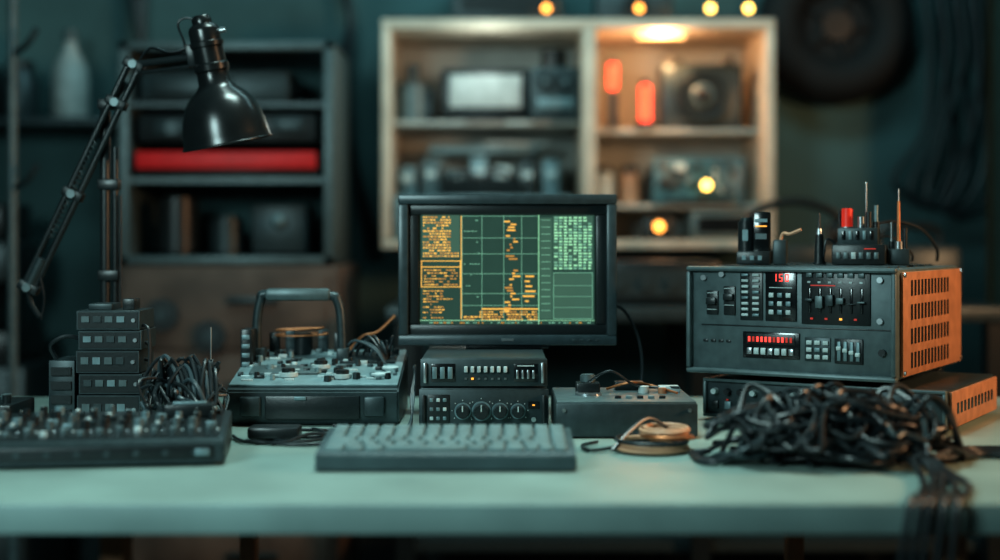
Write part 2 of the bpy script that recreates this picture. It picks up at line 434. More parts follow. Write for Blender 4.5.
for k in range(6): b.box((-0.034+k*0.013,-0.031,0.016),(0.008,0.003,0.012),PALE if k==2 else CHAR,0.001)
b.box((0.02,-0.031,0.028),(0.02,0.002,0.002),REDP)
b.cyl((-0.022,0,0.082),0.010,0.036,REDP,bev=0.0015); b.cyl((-0.022,0,0.064),0.013,0.006,STEEL)
b.cyl((0.002,0,0.074),0.006,0.022,STEEL); b.cyl((0.010,0.01,0.100),0.0014,0.09,STEEL); b.ball((0.010,0.01,0.145),0.0025,STEEL)
b.cyl((0.016,-0.01,0.078),0.005,0.03,BLACK)
b.cyl((0.028,0,0.070),0.006,0.012,BLACK); b.cyl((0.028,0,0.088),0.0035,0.034,PANEL); b.cyl((-0.036,0.01,0.076),0.003,0.04,BLACK)
b.tube([(-0.04,-0.01,0.036),(-0.055,-0.02,0.045),(-0.060,-0.02,0.02),(-0.062,-0.01,0.003)],0.0022,RUBBER)
b.done("relay_block",(0.640,2.47,TOPZ),-0.35)
b=B()
b.box((0,0,0.014),(0.038,0.03,0.028),DARK,0.002)
b.cyl((0,0,0.034),0.007,0.014,STEEL); b.cyl((0,0,0.075),0.0035,0.075,COPPER,r2=0.0025); b.cyl((0,0,0.120),0.0012,0.03,STEEL)
b.cyl((0.011,0.004,0.045),0.004,0.04,BLACK); b.cyl((-0.012,0.004,0.050),0.0025,0.05,STEEL); b.cyl((-0.012,0.004,0.034),0.005,0.014,BLACK)
b.done("antenna_module",(0.706,2.46,TOPZ),-0.3)
b=B()
b.tube([(-0.10,0.02,0.004),(-0.10,0.02,0.035),(-0.06,0.02,0.060),(0.0,0.03,0.078),(0.06,0.05,0.066),(0.098,0.07,0.030),(0.103,0.08,0.004)],0.003,RUBBER,n=8)
b.tube([(-0.08,0.03,0.004),(-0.05,0.03,0.035),(0.0,0.03,0.050),(0.045,0.05,0.02),(0.05,0.06,0.004)],0.0022,RUBBER,n=8)
b.done("patch_cable",(0.72,2.535,TOPZ),0)

# ------------------------------------------------------------------ cable pile
b=B()
cx,cy=0.478,1.985
def mound(x,y):
    e=((x/0.19)**2+(y/0.125)**2)
    return max(0.0,1-e)**0.5
for s_ in range(84):
    ox,oy=R(-0.12,0.13),R(-0.06,0.055); rx,ry=R(0.02,0.08),R(0.02,0.06); tilt=R(0,math.pi)
    lev=R(0.05,1.0); pts=[]; turns=R(0.7,1.8); n=int(turns*9)+2; tz=R(-0.012,0.012)
    for k in range(n):
        a=tilt+k/9*2*math.pi
        x=ox+rx*math.cos(a)*(1+R(-.3,.3)); y=oy+ry*math.sin(a+0.6*lev)*(1+R(-.3,.3))
        sc_=math.sqrt((x/0.188)**2+(y/0.122)**2)
        if sc_>0.97: x*=0.97/sc_; y*=0.97/sc_
        z=max(0.006,0.006+mound(x,y)*0.088*lev+R(0,0.014)+tz*math.cos(a))
        pts.append((x,y,z))
    b.tube(pts,R(0.0028,0.0046),RUBBER if random.random()<0.88 else DARK,seg=7,n=5)
for s_ in range(16):
    a=R(-0.17,0.08); hz=R(0.08,0.110)
    pts=[(a,R(-.08,.02),0.006),(a+0.02,R(-.05,.03),0.06),(a+0.05,R(-.06,.05),hz),(min(a+0.09,0.16),R(-.06,.05),hz*0.7),(min(a+0.12,0.18),R(-.07,.03),0.006)]
    b.tube(pts,R(0.0034,0.0046),RUBBER,n=7)
for k,(o,e) in enumerate(((0,0),(0.016,0.012),(0.026,0.024),(0.02,0.040),(0.034,0.056))):
    b.tube([(0.06+o,-0.02,0.05),(0.08+o,-0.12,0.012),(0.06+e,-0.22,0.006),(0.03+e,-0.30,0.006),(0.012+e,-0.329,0.0055),(0.006+e,-0.3395,-0.012),(-0.01+e*1.1,-0.337,-0.12),(-0.02+e*0.8,-0.335,-0.30)],0.0045,RUBBER,n=7)
for k in range(5):
    b.tube([(0.10,0.0+k*0.01,0.04),(0.17,-0.02+k*0.01,0.014),(0.22,0.02+k*0.015,0.006),(0.30,0.0+k*0.02,0.006),(0.42,0.04+k*0.01,0.006)],0.0045,RUBBER,n=7)
for k in range(3):
    b.tube([(-0.12,-0.03+k*0.02,0.02),(-0.18,-0.05+k*0.015,0.006),(-0.20,0.0+k*0.02,0.005),(-0.17,0.05,0.008)],0.0038,RUBBER,n=7)
b.done("cable_pile",(cx,cy,TZ))
b=B()
for k in range(7):
    b.torus((R(-.004,.004),R(-.004,.004),0.004+k*0.0022),0.050+R(-.006,.006),0.0032,TAN if k%3 else RUBBER,rot=(R(-.03,.03),R(-.03,.03),0))
for k in range(6):
    b.torus((0.024+R(-.003,.003),0.01+R(-.004,.004),0.021+k*0.0025),0.034+R(-.004,.004),0.003,TAN if k>1 else COPPER,rot=(R(-.05,.1),R(-.05,.05),0))
b.tube([(-0.05,0,0.006),(-0.09,-0.02,0.004),(-0.10,0.03,0.004),(-0.075,0.06,0.005)],0.0026,RUBBER)
b.tube([(0.03,0.04,0.03),(0.0,0.03,0.045),(-0.03,0.0,0.03),(-0.06,-0.03,0.005)],0.0028,BLACK)
b.done("wire_coil",(0.225,2.08,TZ))

# ------------------------------------------------------------------ mixer left
b=B(); w=0.40
b.prism([(0,0.004),(0,0.034),(0.008,0.038),(0.20,0.054),(0.21,0.048),(0.21,0.004)],-w,0,DARK,0.002)
for x in (-w+0.04,-0.04):
    for yy in (0.03,0.18): b.cyl((x,yy,0.0035),0.01,0.006,BLACK)
sl=math.atan2(0.016,0.192)
def zt(y): return 0.038+(y-0.008)*math.tan(sl)
b.box((-w/2,0.104,zt(0.104)+0.0005),(w-0.02,0.18,0.002),BLACK,0,rot=(sl,0,0))
for c in range(15):
    x=-w+0.024+c*0.0252
    for r in range(4):
        y=0.078+r*0.031; t=(c*5+r*3+(c*r)%3)%8
        if t==6:
            b.box((x,y,zt(y)+0.005),(0.014,0.010,0.008),PANEL,0.001); continue
        if t==7:
            b.box((x,y,zt(y)+0.004),(0.018,0.020,0.006),DARK,0.001); b.box((x,y-0.003,zt(y)+0.009),(0.006,0.006,0.005),PALE,0.001); continue
        m=[BLACK,CHAR,PANEL,BLACK,CHAR,BLACK][t]
        b.cyl((x+R(-.002,.002),y,zt(y)+0.007),R(0.0045,0.0075),R(0.010,0.017),m,seg=14,bev=0.001)
        if t%2: b.box((x,y-0.003,zt(y)+0.0160),(0.0015,0.005,0.001),PALE)
    b.box((x,0.042,zt(0.042)+0.001),(0.003,0.042,0.002),BLACKG,0,rot=(sl,0,0))
    yy=0.042+R(-.015,.015); b.box((x,yy,zt(yy)+0.005),(0.010,0.007,0.009),CHAR if c%5 else PALE,0.0015)
    b.box((x+0.011,0.056,zt(0.056)+0.002),(0.004,0.005,0.003),STEEL if c%2 else PALE,0.001)
b.box((-0.06,0.16,zt(0.16)+0.010),(0.07,0.045,0.018),BLACK,0.002); b.box((-0.06,0.16,zt(0.16)+0.020),(0.05,0.02,0.003),PANEL,0.001)
b.box((-w/2,-0.001,0.020),(w-0.03,0.003,0.018),BLACK,0.001)
for k in range(9): b.cyl((-w+0.04+k*0.04,-0.002,0.020),0.005,0.004,DARK,rot=(HX,0,0))
b.box((-0.03,-0.003,0.020),(0.02,0.004,0.010),PANEL,0.001)
b.done("mixing_console",(-0.386,1.945,TZ),0.14)
b=B()
b.box((0,0.06,0.023),(0.20,0.12,0.046),BLACK,0.003)
for k in range(8): b.cyl((-0.085+k*0.024,0.03,0.052),0.007,0.014,PANEL if k%3==0 else BLACK)
for k in range(6): b.box((-0.075+k*0.028,0.08,0.051),(0.014,0.02,0.010),CHAR,0.002)
b.done("effects_unit",(-0.90,2.27,TZ),0.0)

# ------------------------------------------------------------------ module stack (flat rectangular boxes)
b=B()
z=0
for k,hh in enumerate((0.052,0.036,0.040,0.034,0.034)):
    ox=[0,0.003,-0.002,0.002,-0.001][k]; ww=0.108
    b.box((ox,0,z+hh/2),(ww,0.10,hh-0.0015),DARK,0.0005,seg=1)
    b.box((ox,-0.0505,z+hh*0.5),(ww-0.006,0.002,hh-0.007),BLACK,0,seg=1)
    for j in range(4):
        b.box((ox-0.038+j*0.020,-0.0525,z+hh*0.55),(0.013,0.003,hh*0.30),[CHAR,DARK,CHAR,PANEL][(j+k)%4],0)
    b.cyl((ox+0.044,-0.053,z+hh*0.5),0.0035,0.004,STEEL,rot=(HX,0,0),seg=10)
    z+=hh
b.box((-0.020,0.0,z+0.005),(0.04,0.06,0.010),DARK,0.0005); b.box((0.026,0.0,z+0.009),(0.020,0.04,0.018),BLACK,0.0005)
b.box((-0.080,0.0,0.055),(0.044,0.10,0.110),DARK,0.0005)
for j in range(4): b.box((-0.080,-0.052,0.02+j*0.024),(0.034,0.006,0.014),BLACK,0)
b.tube([(-0.098,-0.02,0.11),(-0.105,-0.03,0.135),(-0.08,-0.03,0.150),(-0.054,-0.02,0.145)],0.004,RUBBER)
for k in range(4): b.tube([(0.050,-0.03+k*0.01,0.17-0.03*k),(0.066,-0.04+k*0.01,0.160-0.03*k),(0.069,-0.05,0.09-0.02*k),(0.060,-0.06,0.005)],0.0030,RUBBER)
b.done("power_supply_stack",(-0.668,2.42,TZ),0.0)
# wire tangle left
b=B()
for s_ in range(40):
    x0=R(-0.07,0.04); pts=[(x0,R(0.0,0.05),R(0.03,0.085))]
    x=x0; y=0.03
    for k in range(5):
        x+=R(-0.035,0.045); y+=R(-0.05,0.03); x=max(-0.070,min(0.062,x)); y=max(-0.09,min(0.07,y))
        pts.append((x,y,max(0.005,0.095-0.022*k+R(-.02,.03))))
    pts.append((min(0.066,x+0.02),y-0.01,0.005))
    b.tube(pts,R(0.0022,0.0038),[RUBBER,CABLEB,RUBBER,RUBBER,BLACK][s_%5],n=6)
for k in range(9):
    b.tube([(-0.055+k*0.010,0.02,0.05),(-0.035+k*0.010,0,0.122+R(-.02,.01)),(-0.01+k*0.008,-0.02,0.10),(0.01+k*0.006,-0.05,0.05),(0.03,-0.08-k*0.002,0.006)],0.0034,CABLEB if k%3==0 else RUBBER,n=7)
b.cyl((0.03,0.06,0.085),0.0015,0.17,STEEL); b.cyl((0.03,0.06,0.006),0.012,0.010,BLACK)
b.done("wire_tangle",(-0.514,2.265,TZ))
b=B()
for pts in ([(0,0,0.004),(0.05,-0.05,0.004),(0.09,-0.03,0.004),(0.105,0.02,0.004)],
            [(0,0.02,0.004),(0.07,0.0,0.004),(0.12,0.03,0.004),(0.19,0.0,0.004),(0.24,0.03,0.004)],
            [(0.00,0.06,0.004),(0.06,0.04,0.010),(0.13,0.07,0.004),(0.20,0.05,0.008),(0.26,0.08,0.004)],
            [(-0.05,0.01,0.004),(-0.02,-0.05,0.004),(0.04,-0.06,0.004),(0.08,-0.02,0.012),(0.14,0.01,0.004),(0.17,0.06,0.004)],
            [(0.06,0.08,0.004),(0.08,0.03,0.012),(0.12,-0.01,0.004),(0.16,0.02,0.004),(0.15,0.07,0.004),(0.10,0.09,0.010)],
            [(-0.02,-0.04,0.004),(0.05,-0.08,0.004),(0.10,-0.075,0.004),(0.11,-0.045,0.004),(0.10,-0.02,0.004)]):
    b.tube(pts,0.0028,RUBBER,n=7)
b.box((0.02,-0.01,0.014),(0.08,0.045,0.018),BLACK,0.004)
b.done("loose_cable",(-0.375,2.20,TZ))

# ------------------------------------------------------------------ open instrument case with handle
b=B(); w=0.292
b.prism([(0.008,0.003),(0,0.020),(0,0.060),(0.010,0.066),(0.235,0.108),(0.245,0.100),(0.245,0.003)],-w/2,w/2,DARK,0.003)
b.box((0,-0.002,0.032),(w*0.55,0.006,0.040),BLACK,0.003)
for x in (-0.105,0.105): b.box((x,-0.004,0.034),(0.035,0.010,0.034),DARK,0.004)
b.box((-0.02,-0.006,0.048),(0.02,0.005,0.006),PANEL,0.001)
sl=math.atan2(0.042,0.225)
def zt(y): return 0.066+(y-0.010)*math.tan(sl)
b.box((0,0.122,zt(0.122)+0.002),(w-0.004,0.228,0.005),PANEL2,0.002,rot=(sl,0,0))
b.box((-0.06,0.09,zt(0.09)+0.006),(0.12,0.05,0.005),CHAR,0.001,rot=(sl,0,0))
b.box((0.08,0.17,zt(0.17)+0.006),(0.10,0.07,0.005),BLACK,0.001,rot=(sl,0,0))
for i in range(110):
    x=R(-0.135,0.135); y=R(0.026,0.225)
    t=random.random()
    if t<0.35: b.cyl((x,y,zt(y)+0.009),R(0.004,0.007),R(0.008,0.014),random.choice([BLACK,BLACK,PANEL2,DARK]),seg=14,bev=0.001)
    elif t<0.8: b.box((x,y,zt(y)+0.006),(R(0.006,0.02),R(0.006,0.014),R(0.005,0.010)),random.choice([BLACK,PALE,BLACK,CHAR,DARK]),0.001)
    else: b.box((x,y,zt(y)+0.006),(R(0.010,0.022),0.003,0.004),PALE,0.001)
for x,y in ((-0.05,0.06),(0.045,0.05),(0.0,0.11)):
    b.cyl((x,y,zt(y)+0.007),0.017,0.008,PALE,seg=24,bev=0.001); b.cyl((x,y,zt(y)+0.013),0.012,0.010,BLACK,seg=20,bev=0.001)
for x,y in ((0.11,0.05),(0.125,0.09)): b.torus((x,y,zt(y)+0.010),0.012,0.003,PALE,seg=20)
hy=0.17; hx=-0.014
b.tube([(-0.108+hx,hy,0.075),(-0.110+hx,hy,0.16),(-0.103+hx,hy,0.206),(-0.09+hx,hy,0.218),(0.02+hx,hy,0.215),(0.036+hx,hy,0.205),(0.043+hx,hy,0.17),(0.046+hx,hy,0.075)],0.0085,DARK,n=5,seg=10)
b.box((-0.035+hx,hy,0.217),(0.118,0.030,0.022),CHAR,0.007)
for x in (-0.104,0.047): b.box((x+hx,hy,0.105),(0.022,0.03,0.03),DARK,0.003)
for k in range(2): b.torus((-0.050+R(-.004,.004),0.205,0.142+k*0.010),0.048-0.004*(k%2),0.0018,COPPER,sc=(1,0.4,1),seg=28,rot=(R(-.1,.1),R(-.1,.1),0))
b.cyl((-0.045,0.205,0.125),0.016,0.04,BLACK)
for k in range(5): b.box((-0.100+k*0.030,0.225,0.122),(0.018,0.02,0.045+0.01*(k%2)),DARK if k%2 else BLACK,0.002)
b.box((-0.134,0.14,0.120),(0.020,0.05,0.075),BLACK,0.003)
for k in range(4): b.box((-0.134,0.114,0.095+k*0.016),(0.014,0.003,0.008),PANEL,0.001)
b.tube([(0.03,0.22,0.10),(0.06,0.23,0.135),(0.09,0.235,0.145),(0.122,0.24,0.175)],0.003,COPPER,n=7)
b.tube([(0.05,0.2,0.10),(0.07,0.21,0.13),(0.10,0.23,0.125),(0.122,0.235,0.10)],0.003,RUBBER,n=7)
for k in range(7): b.tube([(0.03+k*0.012,0.18,0.10),(0.05+k*0.012,0.17,0.130+R(0,.012)),(0.09+k*0.005,0.15,0.12),(0.115,0.13+k*0.01,0.09)],0.0022,random.choice([RUBBER,CABLEB,RUBBER,BLACK]),n=6)
b.done("instrument_case",(-0.318,2.355,TZ))
b=B()
for k in range(6):
    b.tube([(0.005,0.10+k*0.01,0.09),(0.010,0.06,0.075+R(-.01,.02)),(0.006+k*0.001,0.02,0.05),(0.010,-0.02,0.02),(0.002+R(0,.012),-0.06-k*0.006,0.004)],0.0022,[RUBBER,CABLEB][k%2],n=6)
b.done("audio_cable",(-0.158,2.35,TZ))
b=B()
b.tube([(0,0,0),(0.03,0.01,-0.01),(0.055,0.0,-0.06),(0.06,-0.02,-0.12),(0.045,-0.06,-0.185)],0.0028,RUBBER,n=8)
b.done("monitor_cable",(0.20,2.56,0.945))

# ------------------------------------------------------------------ desk lamp
b=B()
b.cyl((0,0,0.011),0.070,0.022,BLACK,seg=40,bev=0.004); b.cyl((0,0,0.032),0.02,0.02,DARK)
b.cyl((0,0,0.30),0.0095,0.56,BLACK,bev=0.001); b.cyl((0.019,0,0.26),0.006,0.46,BLACK); b.cyl((0.03,-0.004,0.22),0.0025,0.36,RUBBER)
for z in (0.03,0.24,0.41,0.56): b.box((0.008,0,z+0.01),(0.040,0.026,0.020),BLACK,0.003)
A=Vector((-0.138,0,0.228)); C=Vector((0.061,-0.01,0.641))
d=(C-A).normalized(); nrm=Vector((-d.z,0,d.x))
for o in (-0.0105,0.0105):
    b.rod(A+nrm*o+Vector((0,-0.014,0)),C+nrm*o+Vector((0,-0.014,0)),0.0062,BLACK)
b.rod(A+Vector((0,-0.016,0)),A+d*0.06+Vector((0,-0.016,0)),0.011,DARK)
sp=[]; 
for k in range(160):
    t=k/159; a=t*2*math.pi*20
    sp.append(A+d*(0.10+0.20*t)+nrm*(0.005*math.cos(a))+Vector((0,-0.024+0.005*math.sin(a),0)))
b.tube(sp,0.0011,DARK,n=1,seg=5)
for t in (0.0,0.42,0.83,1.0):
    p=A+(C-A)*t; b.box(p+Vector((0,-0.014,0)),(0.040,0.024,0.018),BLACK,0.003,rot=(0,-math.atan2(d.z,d.x)+HX,0)); b.cyl(p+Vector((0,-0.028,0)),0.008,0.006,CHAR,rot=(HX,0,0))
b.tube([A+Vector((0,-0.02,0)),A+Vector((0.006,-0.02,-0.03)),A+Vector((0.022,-0.02,-0.055))],0.005,BLACK)
b.tube([A+Vector((0.02,-0.02,0.03)),A+Vector((0.030,-0.02,-0.02)),A+Vector((0.024,-0.02,-0.06))],0.002,RUBBER)
b.rod((0.0,0,0.56),C+Vector((-0.02,0,-0.03)),0.008,BLACK)
b.rod(C+Vector((0,-0.014,0)),(0.172,-0.06,0.650),0.007,BLACK); b.rod(C+Vector((0,-0.014,-0.016)),(0.172,-0.06,0.634),0.004,BLACK)
b.tube([C,C+Vector((0.03,-.02,0.03)),C+Vector((0.07,-.04,0.02)),(0.160,-0.05,0.67),(0.150,-0.06,0.71),(0.166,-0.06,0.722),(0.19,-0.06,0.714)],0.0022,RUBBER,n=8)
Mh=Matrix.Translation((0.194,-0.07,0.722))@Euler((0.12,-0.19,0)).to_matrix().to_4x4()
b.lathe([(0,0.004),(0.014,0.003),(0.018,-0.004),(0.018,-0.012),(0.026,-0.018),(0.028,-0.024),(0.028,-0.044),(0.031,-0.046),(0.031,-0.054),(0.028,-0.056),(0.0285,-0.084),(0.032,-0.087),(0.032,-0.098),(0.029,-0.101),(0.030,-0.122),(0.038,-0.132),(0.052,-0.144),(0.063,-0.158),(0.071,-0.178),(0.0765,-0.198),(0.079,-0.218),(0.081,-0.230),(0.082,-0.233)],LAMPB,Mh)
b.lathe([(0.082,-0.233),(0.079,-0.233),(0.073,-0.200),(0.066,-0.178),(0.058,-0.160),(0.044,-0.147),(0.02,-0.135),(0,-0.135)],SHADEIN,Mh)
b.torus(Mh@Vector((0,0,-0.233)),0.081,0.0024,LAMPB,rot=(0.12,-0.19,0))
b.T=Mh
b.ball((0,0,-0.175),0.024,PALE,(1,1,1.25)); b.cyl((0,0,-0.145),0.014,0.03,STEEL)
b.cyl((0.033,0,-0.03),0.005,0.012,STEEL,rot=(0,HX,0)); b.box((-0.030,0,-0.065),(0.020,0.020,0.04),BLACK,0.003)
b.T=Matrix.Identity(4)
b.done("desk_lamp",(-0.739,2.60,TZ))

# ------------------------------------------------------------------ BACKGROUND
b=B()
x0,x1,z0,z1=-0.355,0.822,1.040,1.728; D=0.44; yc=0.22
b.box(((x0+x1)/2,yc,z1-0.015),(x1-x0,D,0.030),WOODL,0.003)
b.box(((x0+x1)/2,yc,z0+0.013),(x1-x0,D,0.026),WOODL,0.003)
for x in (x0+0.013,x1-0.013): b.box((x,yc,(z0+z1)/2),(0.026,D,z1-z0-0.058),WOODL,0.003)
b.box((0.268,yc,(z0+z1)/2),(0.040,D,z1-z0-0.058),WOODL,0.003)
b.box(((x0+0.252)/2+0.01,yc+0.05,1.425),(0.570,D-0.12,0.014),SHBACK,0.002)
b.box((0.545,yc+0.05,1.400),(0.50,D-0.12,0.014),SHBACK,0.002)
b.box((0.545,yc+0.05,1.170),(0.50,D-0.12,0.014),SHBACK,0.002)
b.box(((x0+x1)/2,D-0.006,(z0+z1)/2),(x1-x0-0.03,0.010,z1-z0-0.03),SHBACK)
b.done("wall_shelf",(0,4.15,0))
YS=4.32
b=B(); b.box((0,0,0),(0.16,0.03,0.010),WHITEPL,0.003); b.box((0,0,-0.007),(0.14,0.022,0.005),WARMS,0.002)
b.done("shelf_light",(0.49,4.24,1.6925))
b=B(); b.box((0,0,0.085),(0.27,0.06,0.15),BLACK,0.008); b.box((0,-0.031,0.090),(0.220,0.004,0.100),WHITEPL,0.002); b.box((0,0,0.005),(0.12,0.09,0.01),BLACK)
b.done("small_display",(-0.045,YS-0.03,1.4325))
b=B(); b.box((0,0,0.08),(0.15,0.14,0.16),DARK,0.006)
for k in range(2): b.cyl((-0.03+k*0.06,-0.072,0.115),0.026,0.012,BLACK,rot=(HX,0,0)); b.cyl((-0.03+k*0.06,-0.08,0.115),0.008,0.012,PANEL,rot=(HX,0,0))
b.box((0,-0.072,0.05),(0.11,0.006,0.03),PANEL,0.002); b.cyl((0,0,0.19),0.04,0.06,BLACK)
b.done("bench_meter",(0.168,YS-0.02,1.4325))
b=B(); b.cyl((0,0,0.06),0.05,0.12,CHAR,bev=0.006); b.cyl((0,0,0.15),0.02,0.06,DARK); b.box((0.055,0,0.05),(0.03,0.05,0.10),BLACK,0.005)
b.done("solder_station",(-0.272,YS+0.02,1.4325))
b=B()
for k in range(7):
    x=-0.24+k*0.075; hh=R(0.08,0.13)
    b.box((x,R(-.01,.01),hh/2),(R(0.05,0.068),0.10,hh),[PANEL,CHAR,CHAR,PANEL,PALE,DARK,PANEL][k],0.005); b.box((x,-0.062,hh*0.6),(0.03,0.004,0.02),PALE)
b.box((0,0.0,0.145),(0.34,0.10,0.024),PANEL,0.003); b.box((0.1,0,0.165),(0.20,0.09,0.016),WHITEPL,0.003)
b.done("component_boxes",(-0.05,4.38,1.2025))
b=B(); b.box((0,0,0.0675),(0.54,0.26,0.132),PANEL,0.006); b.box((0,-0.131,0.07),(0.46,0.004,0.09),WHITEPL,0.002); b.box((0,-0.136,0.10),(0.1,0.006,0.012),DARK)
b.done("storage_drawer",(-0.05,YS,1.0675))
b=B(); b.prism([(-0.035,0),(-0.045,0.05),(0.045,0.05),(0.035,0)],-0.12,0.12,BLACK,0.004)
for k in range(12): b.box((-0.11+k*0.02,-0.044,0.025),(0.006,0.008,0.04),DARK,rot=(0.2,0,0))
b.tube([(-0.1,0,0.05),(-0.05,0,0.070),(0,0,0.055),(0.06,0,0.075),(0.1,0,0.05)],0.008,RUBBER)
b.done("parts_basket",(-0.06,4.245,1.2025))
for (x,z,nm) in ((0.345,1.4075,"red_tube_lamp"),(0.445,1.4075,"red_tube_lamp")):
    b=B()
    if x<0.4:
        b.cyl((0,0,0.055),0.014,0.11,DARK); b.cyl((0,0,0.160),0.014,0.080,REDHOT,bev=0.004); b.cyl((0,0,0.205),0.012,0.016,DARK)
    else:
        b.cyl((0,0,0.01),0.03,0.02,DARK); b.cyl((0,0,0.075),0.016,0.115,REDHOT,bev=0.004); b.cyl((0,0,0.14),0.014,0.016,DARK)
    b.done(nm,(x,4.25,z))
b=B(); b.box((0,0,0.10),(0.25,0.12,0.20),DARK,0.012)
b.cyl((0,-0.065,0.10),0.085,0.02,BLACK,rot=(HX,0,0),seg=36,bev=0.004); b.torus((0,-0.077,0.10),0.072,0.006,DARK,rot=(HX,0,0))
b.cyl((0,-0.077,0.10),0.045,0.012,CHAR,rot=(HX,0,0),r2=0.03); b.ball((0,-0.083,0.10),0.022,BLACKG)
b.cyl((0.09,0,0.215),0.015,0.03,BLACK); b.box((-0.08,0,0.21),(0.05,0.05,0.02),BLACK,0.003)
b.done("speaker",(0.620,4.32,1.4075))
b=B(); b.box((0,0,0.07),(0.28,0.012,0.14),PCB,0.002); b.box((0,0.02,0.006),(0.2,0.08,0.012),BLACK)
for k in range(34): b.box((R(-.12,.12),-0.009,R(0.02,0.12)),(R(.008,.03),0.008,R(.008,.025)),random.choice([BLACK,PANEL,PALE,BLACK,BLACK]),0.001)
b.ball((0.02,-0.03,0.055),0.013,YEL); b.cyl((0.02,-0.012,0.055),0.010,0.02,STEEL,rot=(HX,0,0))
b.done("circuit_board",(0.608,4.25,1.1775))
b=B(); b.box((0,0,0.035),(0.09,0.08,0.07),BLACK,0.005); b.ball((0,-0.05,0.04),0.014,ORB); b.cyl((0.0,-0.035,0.04),0.012,0.02,STEEL,rot=(HX,0,0))
b.done("indicator_lamp",(0.48,4.24,1.067))
b=B(); b.box((0,0,0.045),(0.20,0.15,0.085),CHAR,0.006); b.box((0,-0.076,0.045),(0.16,0.004,0.05),BLACKG); 
for x in (-0.08,0.08): b.cyl((x,0,0.002),0.01,0.004,BLACK)
b.done("radio_receiver",(0.68,4.30,1.067))
b=B(); 
for k in range(3): b.cyl((-0.08+k*0.08,0,0.05),0.03,0.10,[PALE,TAN,DARK][k],bev=0.004); b.cyl((-0.08+k*0.08,0,0.11),0.025,0.02,BLACK)
b.done("spray_cans",(0.41,4.38,1.1775))
b=B()
b.tube([(-0.34,0,0.008),(-0.2,0.01,0.008),(0,0,0.008),(0.2,0.01,0.008),(0.4,0,0.008),(0.75,0,0.008),(0.80,0.02,0.008)],0.005,RUBBER)
for x in (0.14,0.42,0.635,0.75): b.cyl((x,0,0.012),0.012,0.022,BLACK); b.ball((x,0,0.036),0.0115,YEL if x>0.5 else ORB)
b.done("string_lights",(0,4.19,1.729))
b=B(); b.box((0,0,0.09),(0.34,0.25,0.18),DARK,0.01); b.box((0,-0.127,0.09),(0.28,0.004,0.10),BLACK)
b.done("storage_box",(0.02,4.40,1.729))
b=B(); b.box((0,0,0.06),(0.24,0.2,0.12),DARK,0.01); b.cyl((0,-0.1,0.06),0.04,0.02,BLACK,rot=(HX,0,0))
b.done("toolbox",(0.42,4.42,1.729))
b=B(); b.torus((0,0,0),0.180,0.075,TYRE,rot=(HX,0,0),seg=48,rs=16)
b.cyl((0,0.02,0),0.125,0.06,TYRE,rot=(HX,0,0),seg=36); b.cyl((0,-0.012,0),0.05,0.03,BLACK,rot=(HX,0,0))
for k in range(5):
    a=k*2*math.pi/5; b.box((0.07*math.cos(a),-0.01,0.07*math.sin(a)),(0.12,0.03,0.03),TYRE,0.006,rot=(0,-a,0))
b.cyl((0,0.05,0.0),0.02,0.10,STEEL,rot=(HX,0,0))
b.done("wall_tyre",(1.09,4.51,1.76))
b=B()
for k in range(4):
    x=0.08+k*0.055
    b.tube([(x,0,0),(x+0.02,-0.02,-0.25),(x-0.05+R(-.05,.05),-0.03,-0.5),(x-0.10,-0.03,-0.66-k*0.03),(x+0.02,-0.03,-0.74),(x+0.10,-0.02,-0.55),(x+0.06,0,-0.2),(x+0.05,0,0)],0.009,RUBBER,n=7)
b.box((0.16,0.02,0.0),(0.34,0.05,0.04),DARK,0.004)
b.done("hanging_hoses",(1.30,4.55,1.92))
bm_=B(); bb=bmesh.new(); prev=None
for k in range(60):
    x,y=k*0.012,0.03*math.sin(k*0.9)
    v1=bb.verts.new((x,y,0)); v2=bb.verts.new((x,y,2.3))
    if prev: bb.faces.new((prev[0],v1,v2,prev[1]))
    prev=(v1,v2)
bm_.commit(bb,CURT,Matrix.Identity(4))
bm_.rod((-0.04,0,2.3),(0.76,0,2.3),0.012,DARK)
bm_.done("curtain",(1.42,4.05,0.12))
b=B(); b.box((0,0,0.87),(1.66,0.62,0.04),DARK,0.004)
for x in (-0.78,0,0.78):
    for y in (-0.27,0.27): b.box((x,y,0.425),(0.05,0.05,0.85),BLACK)
b.box((0,0.0,0.25),(1.6,0.5,0.03),DARK)
b.done("rear_workbench",(0.53,3.95,0))
b=B(); b.box((0,0,0.06),(0.34,0.25,0.12),BLACK,0.01); b.box((0,-0.126,0.06),(0.28,0.004,0.07),DARK)
for k in range(4): b.cyl((-0.1+k*0.07,-0.132,0.06),0.018,0.015,DARK,rot=(HX,0,0))
b.done("rear_receiver",(0.42,3.85,0.891))
b=B(); b.box((0,0,0.08),(0.24,0.22,0.16),DARK,0.02); b.tube([(-0.09,0,0.15),(-0.07,0,0.21),(0.07,0,0.21),(0.09,0,0.15)],0.012,BLACK)
b.done("tool_case",(1.16,3.95,0.891))
b=B(); b.box((0,0,0.05),(0.36,0.24,0.10),BLACK,0.01); b.box((0.02,0,0.13),(0.26,0.2,0.06),DARK,0.008)
b.tube([(-0.1,-0.02,0.15),(-0.12,-0.05,0.24),(0,-0.05,0.28),(0.12,-0.05,0.24),(0.1,-0.02,0.15)],0.012,BLACK)
for x in (-0.11,0.11): b.cyl((x,-0.05,0.19),0.035,0.03,BLACK,rot=(0,HX,0),bev=0.004)
b.done("headphones_on_case",(0.80,3.84,0.891))
b=B()
for k in range(5): b.box((-0.10+k*0.05,0,0.05+0.01*k),(0.04,0.12,0.10+0.02*k),[DARK,DARK,BLACK,BROWN,DARK][k],0.004)
b.done("file_boxes",(-0.12,3.90,0.891))
b=B(); X0,X1=-1.07,-0.45; D=0.55
b.box(((X0+X1)/2,D/2,0.498),(X1-X0,D,0.995),BROWN,0.008)
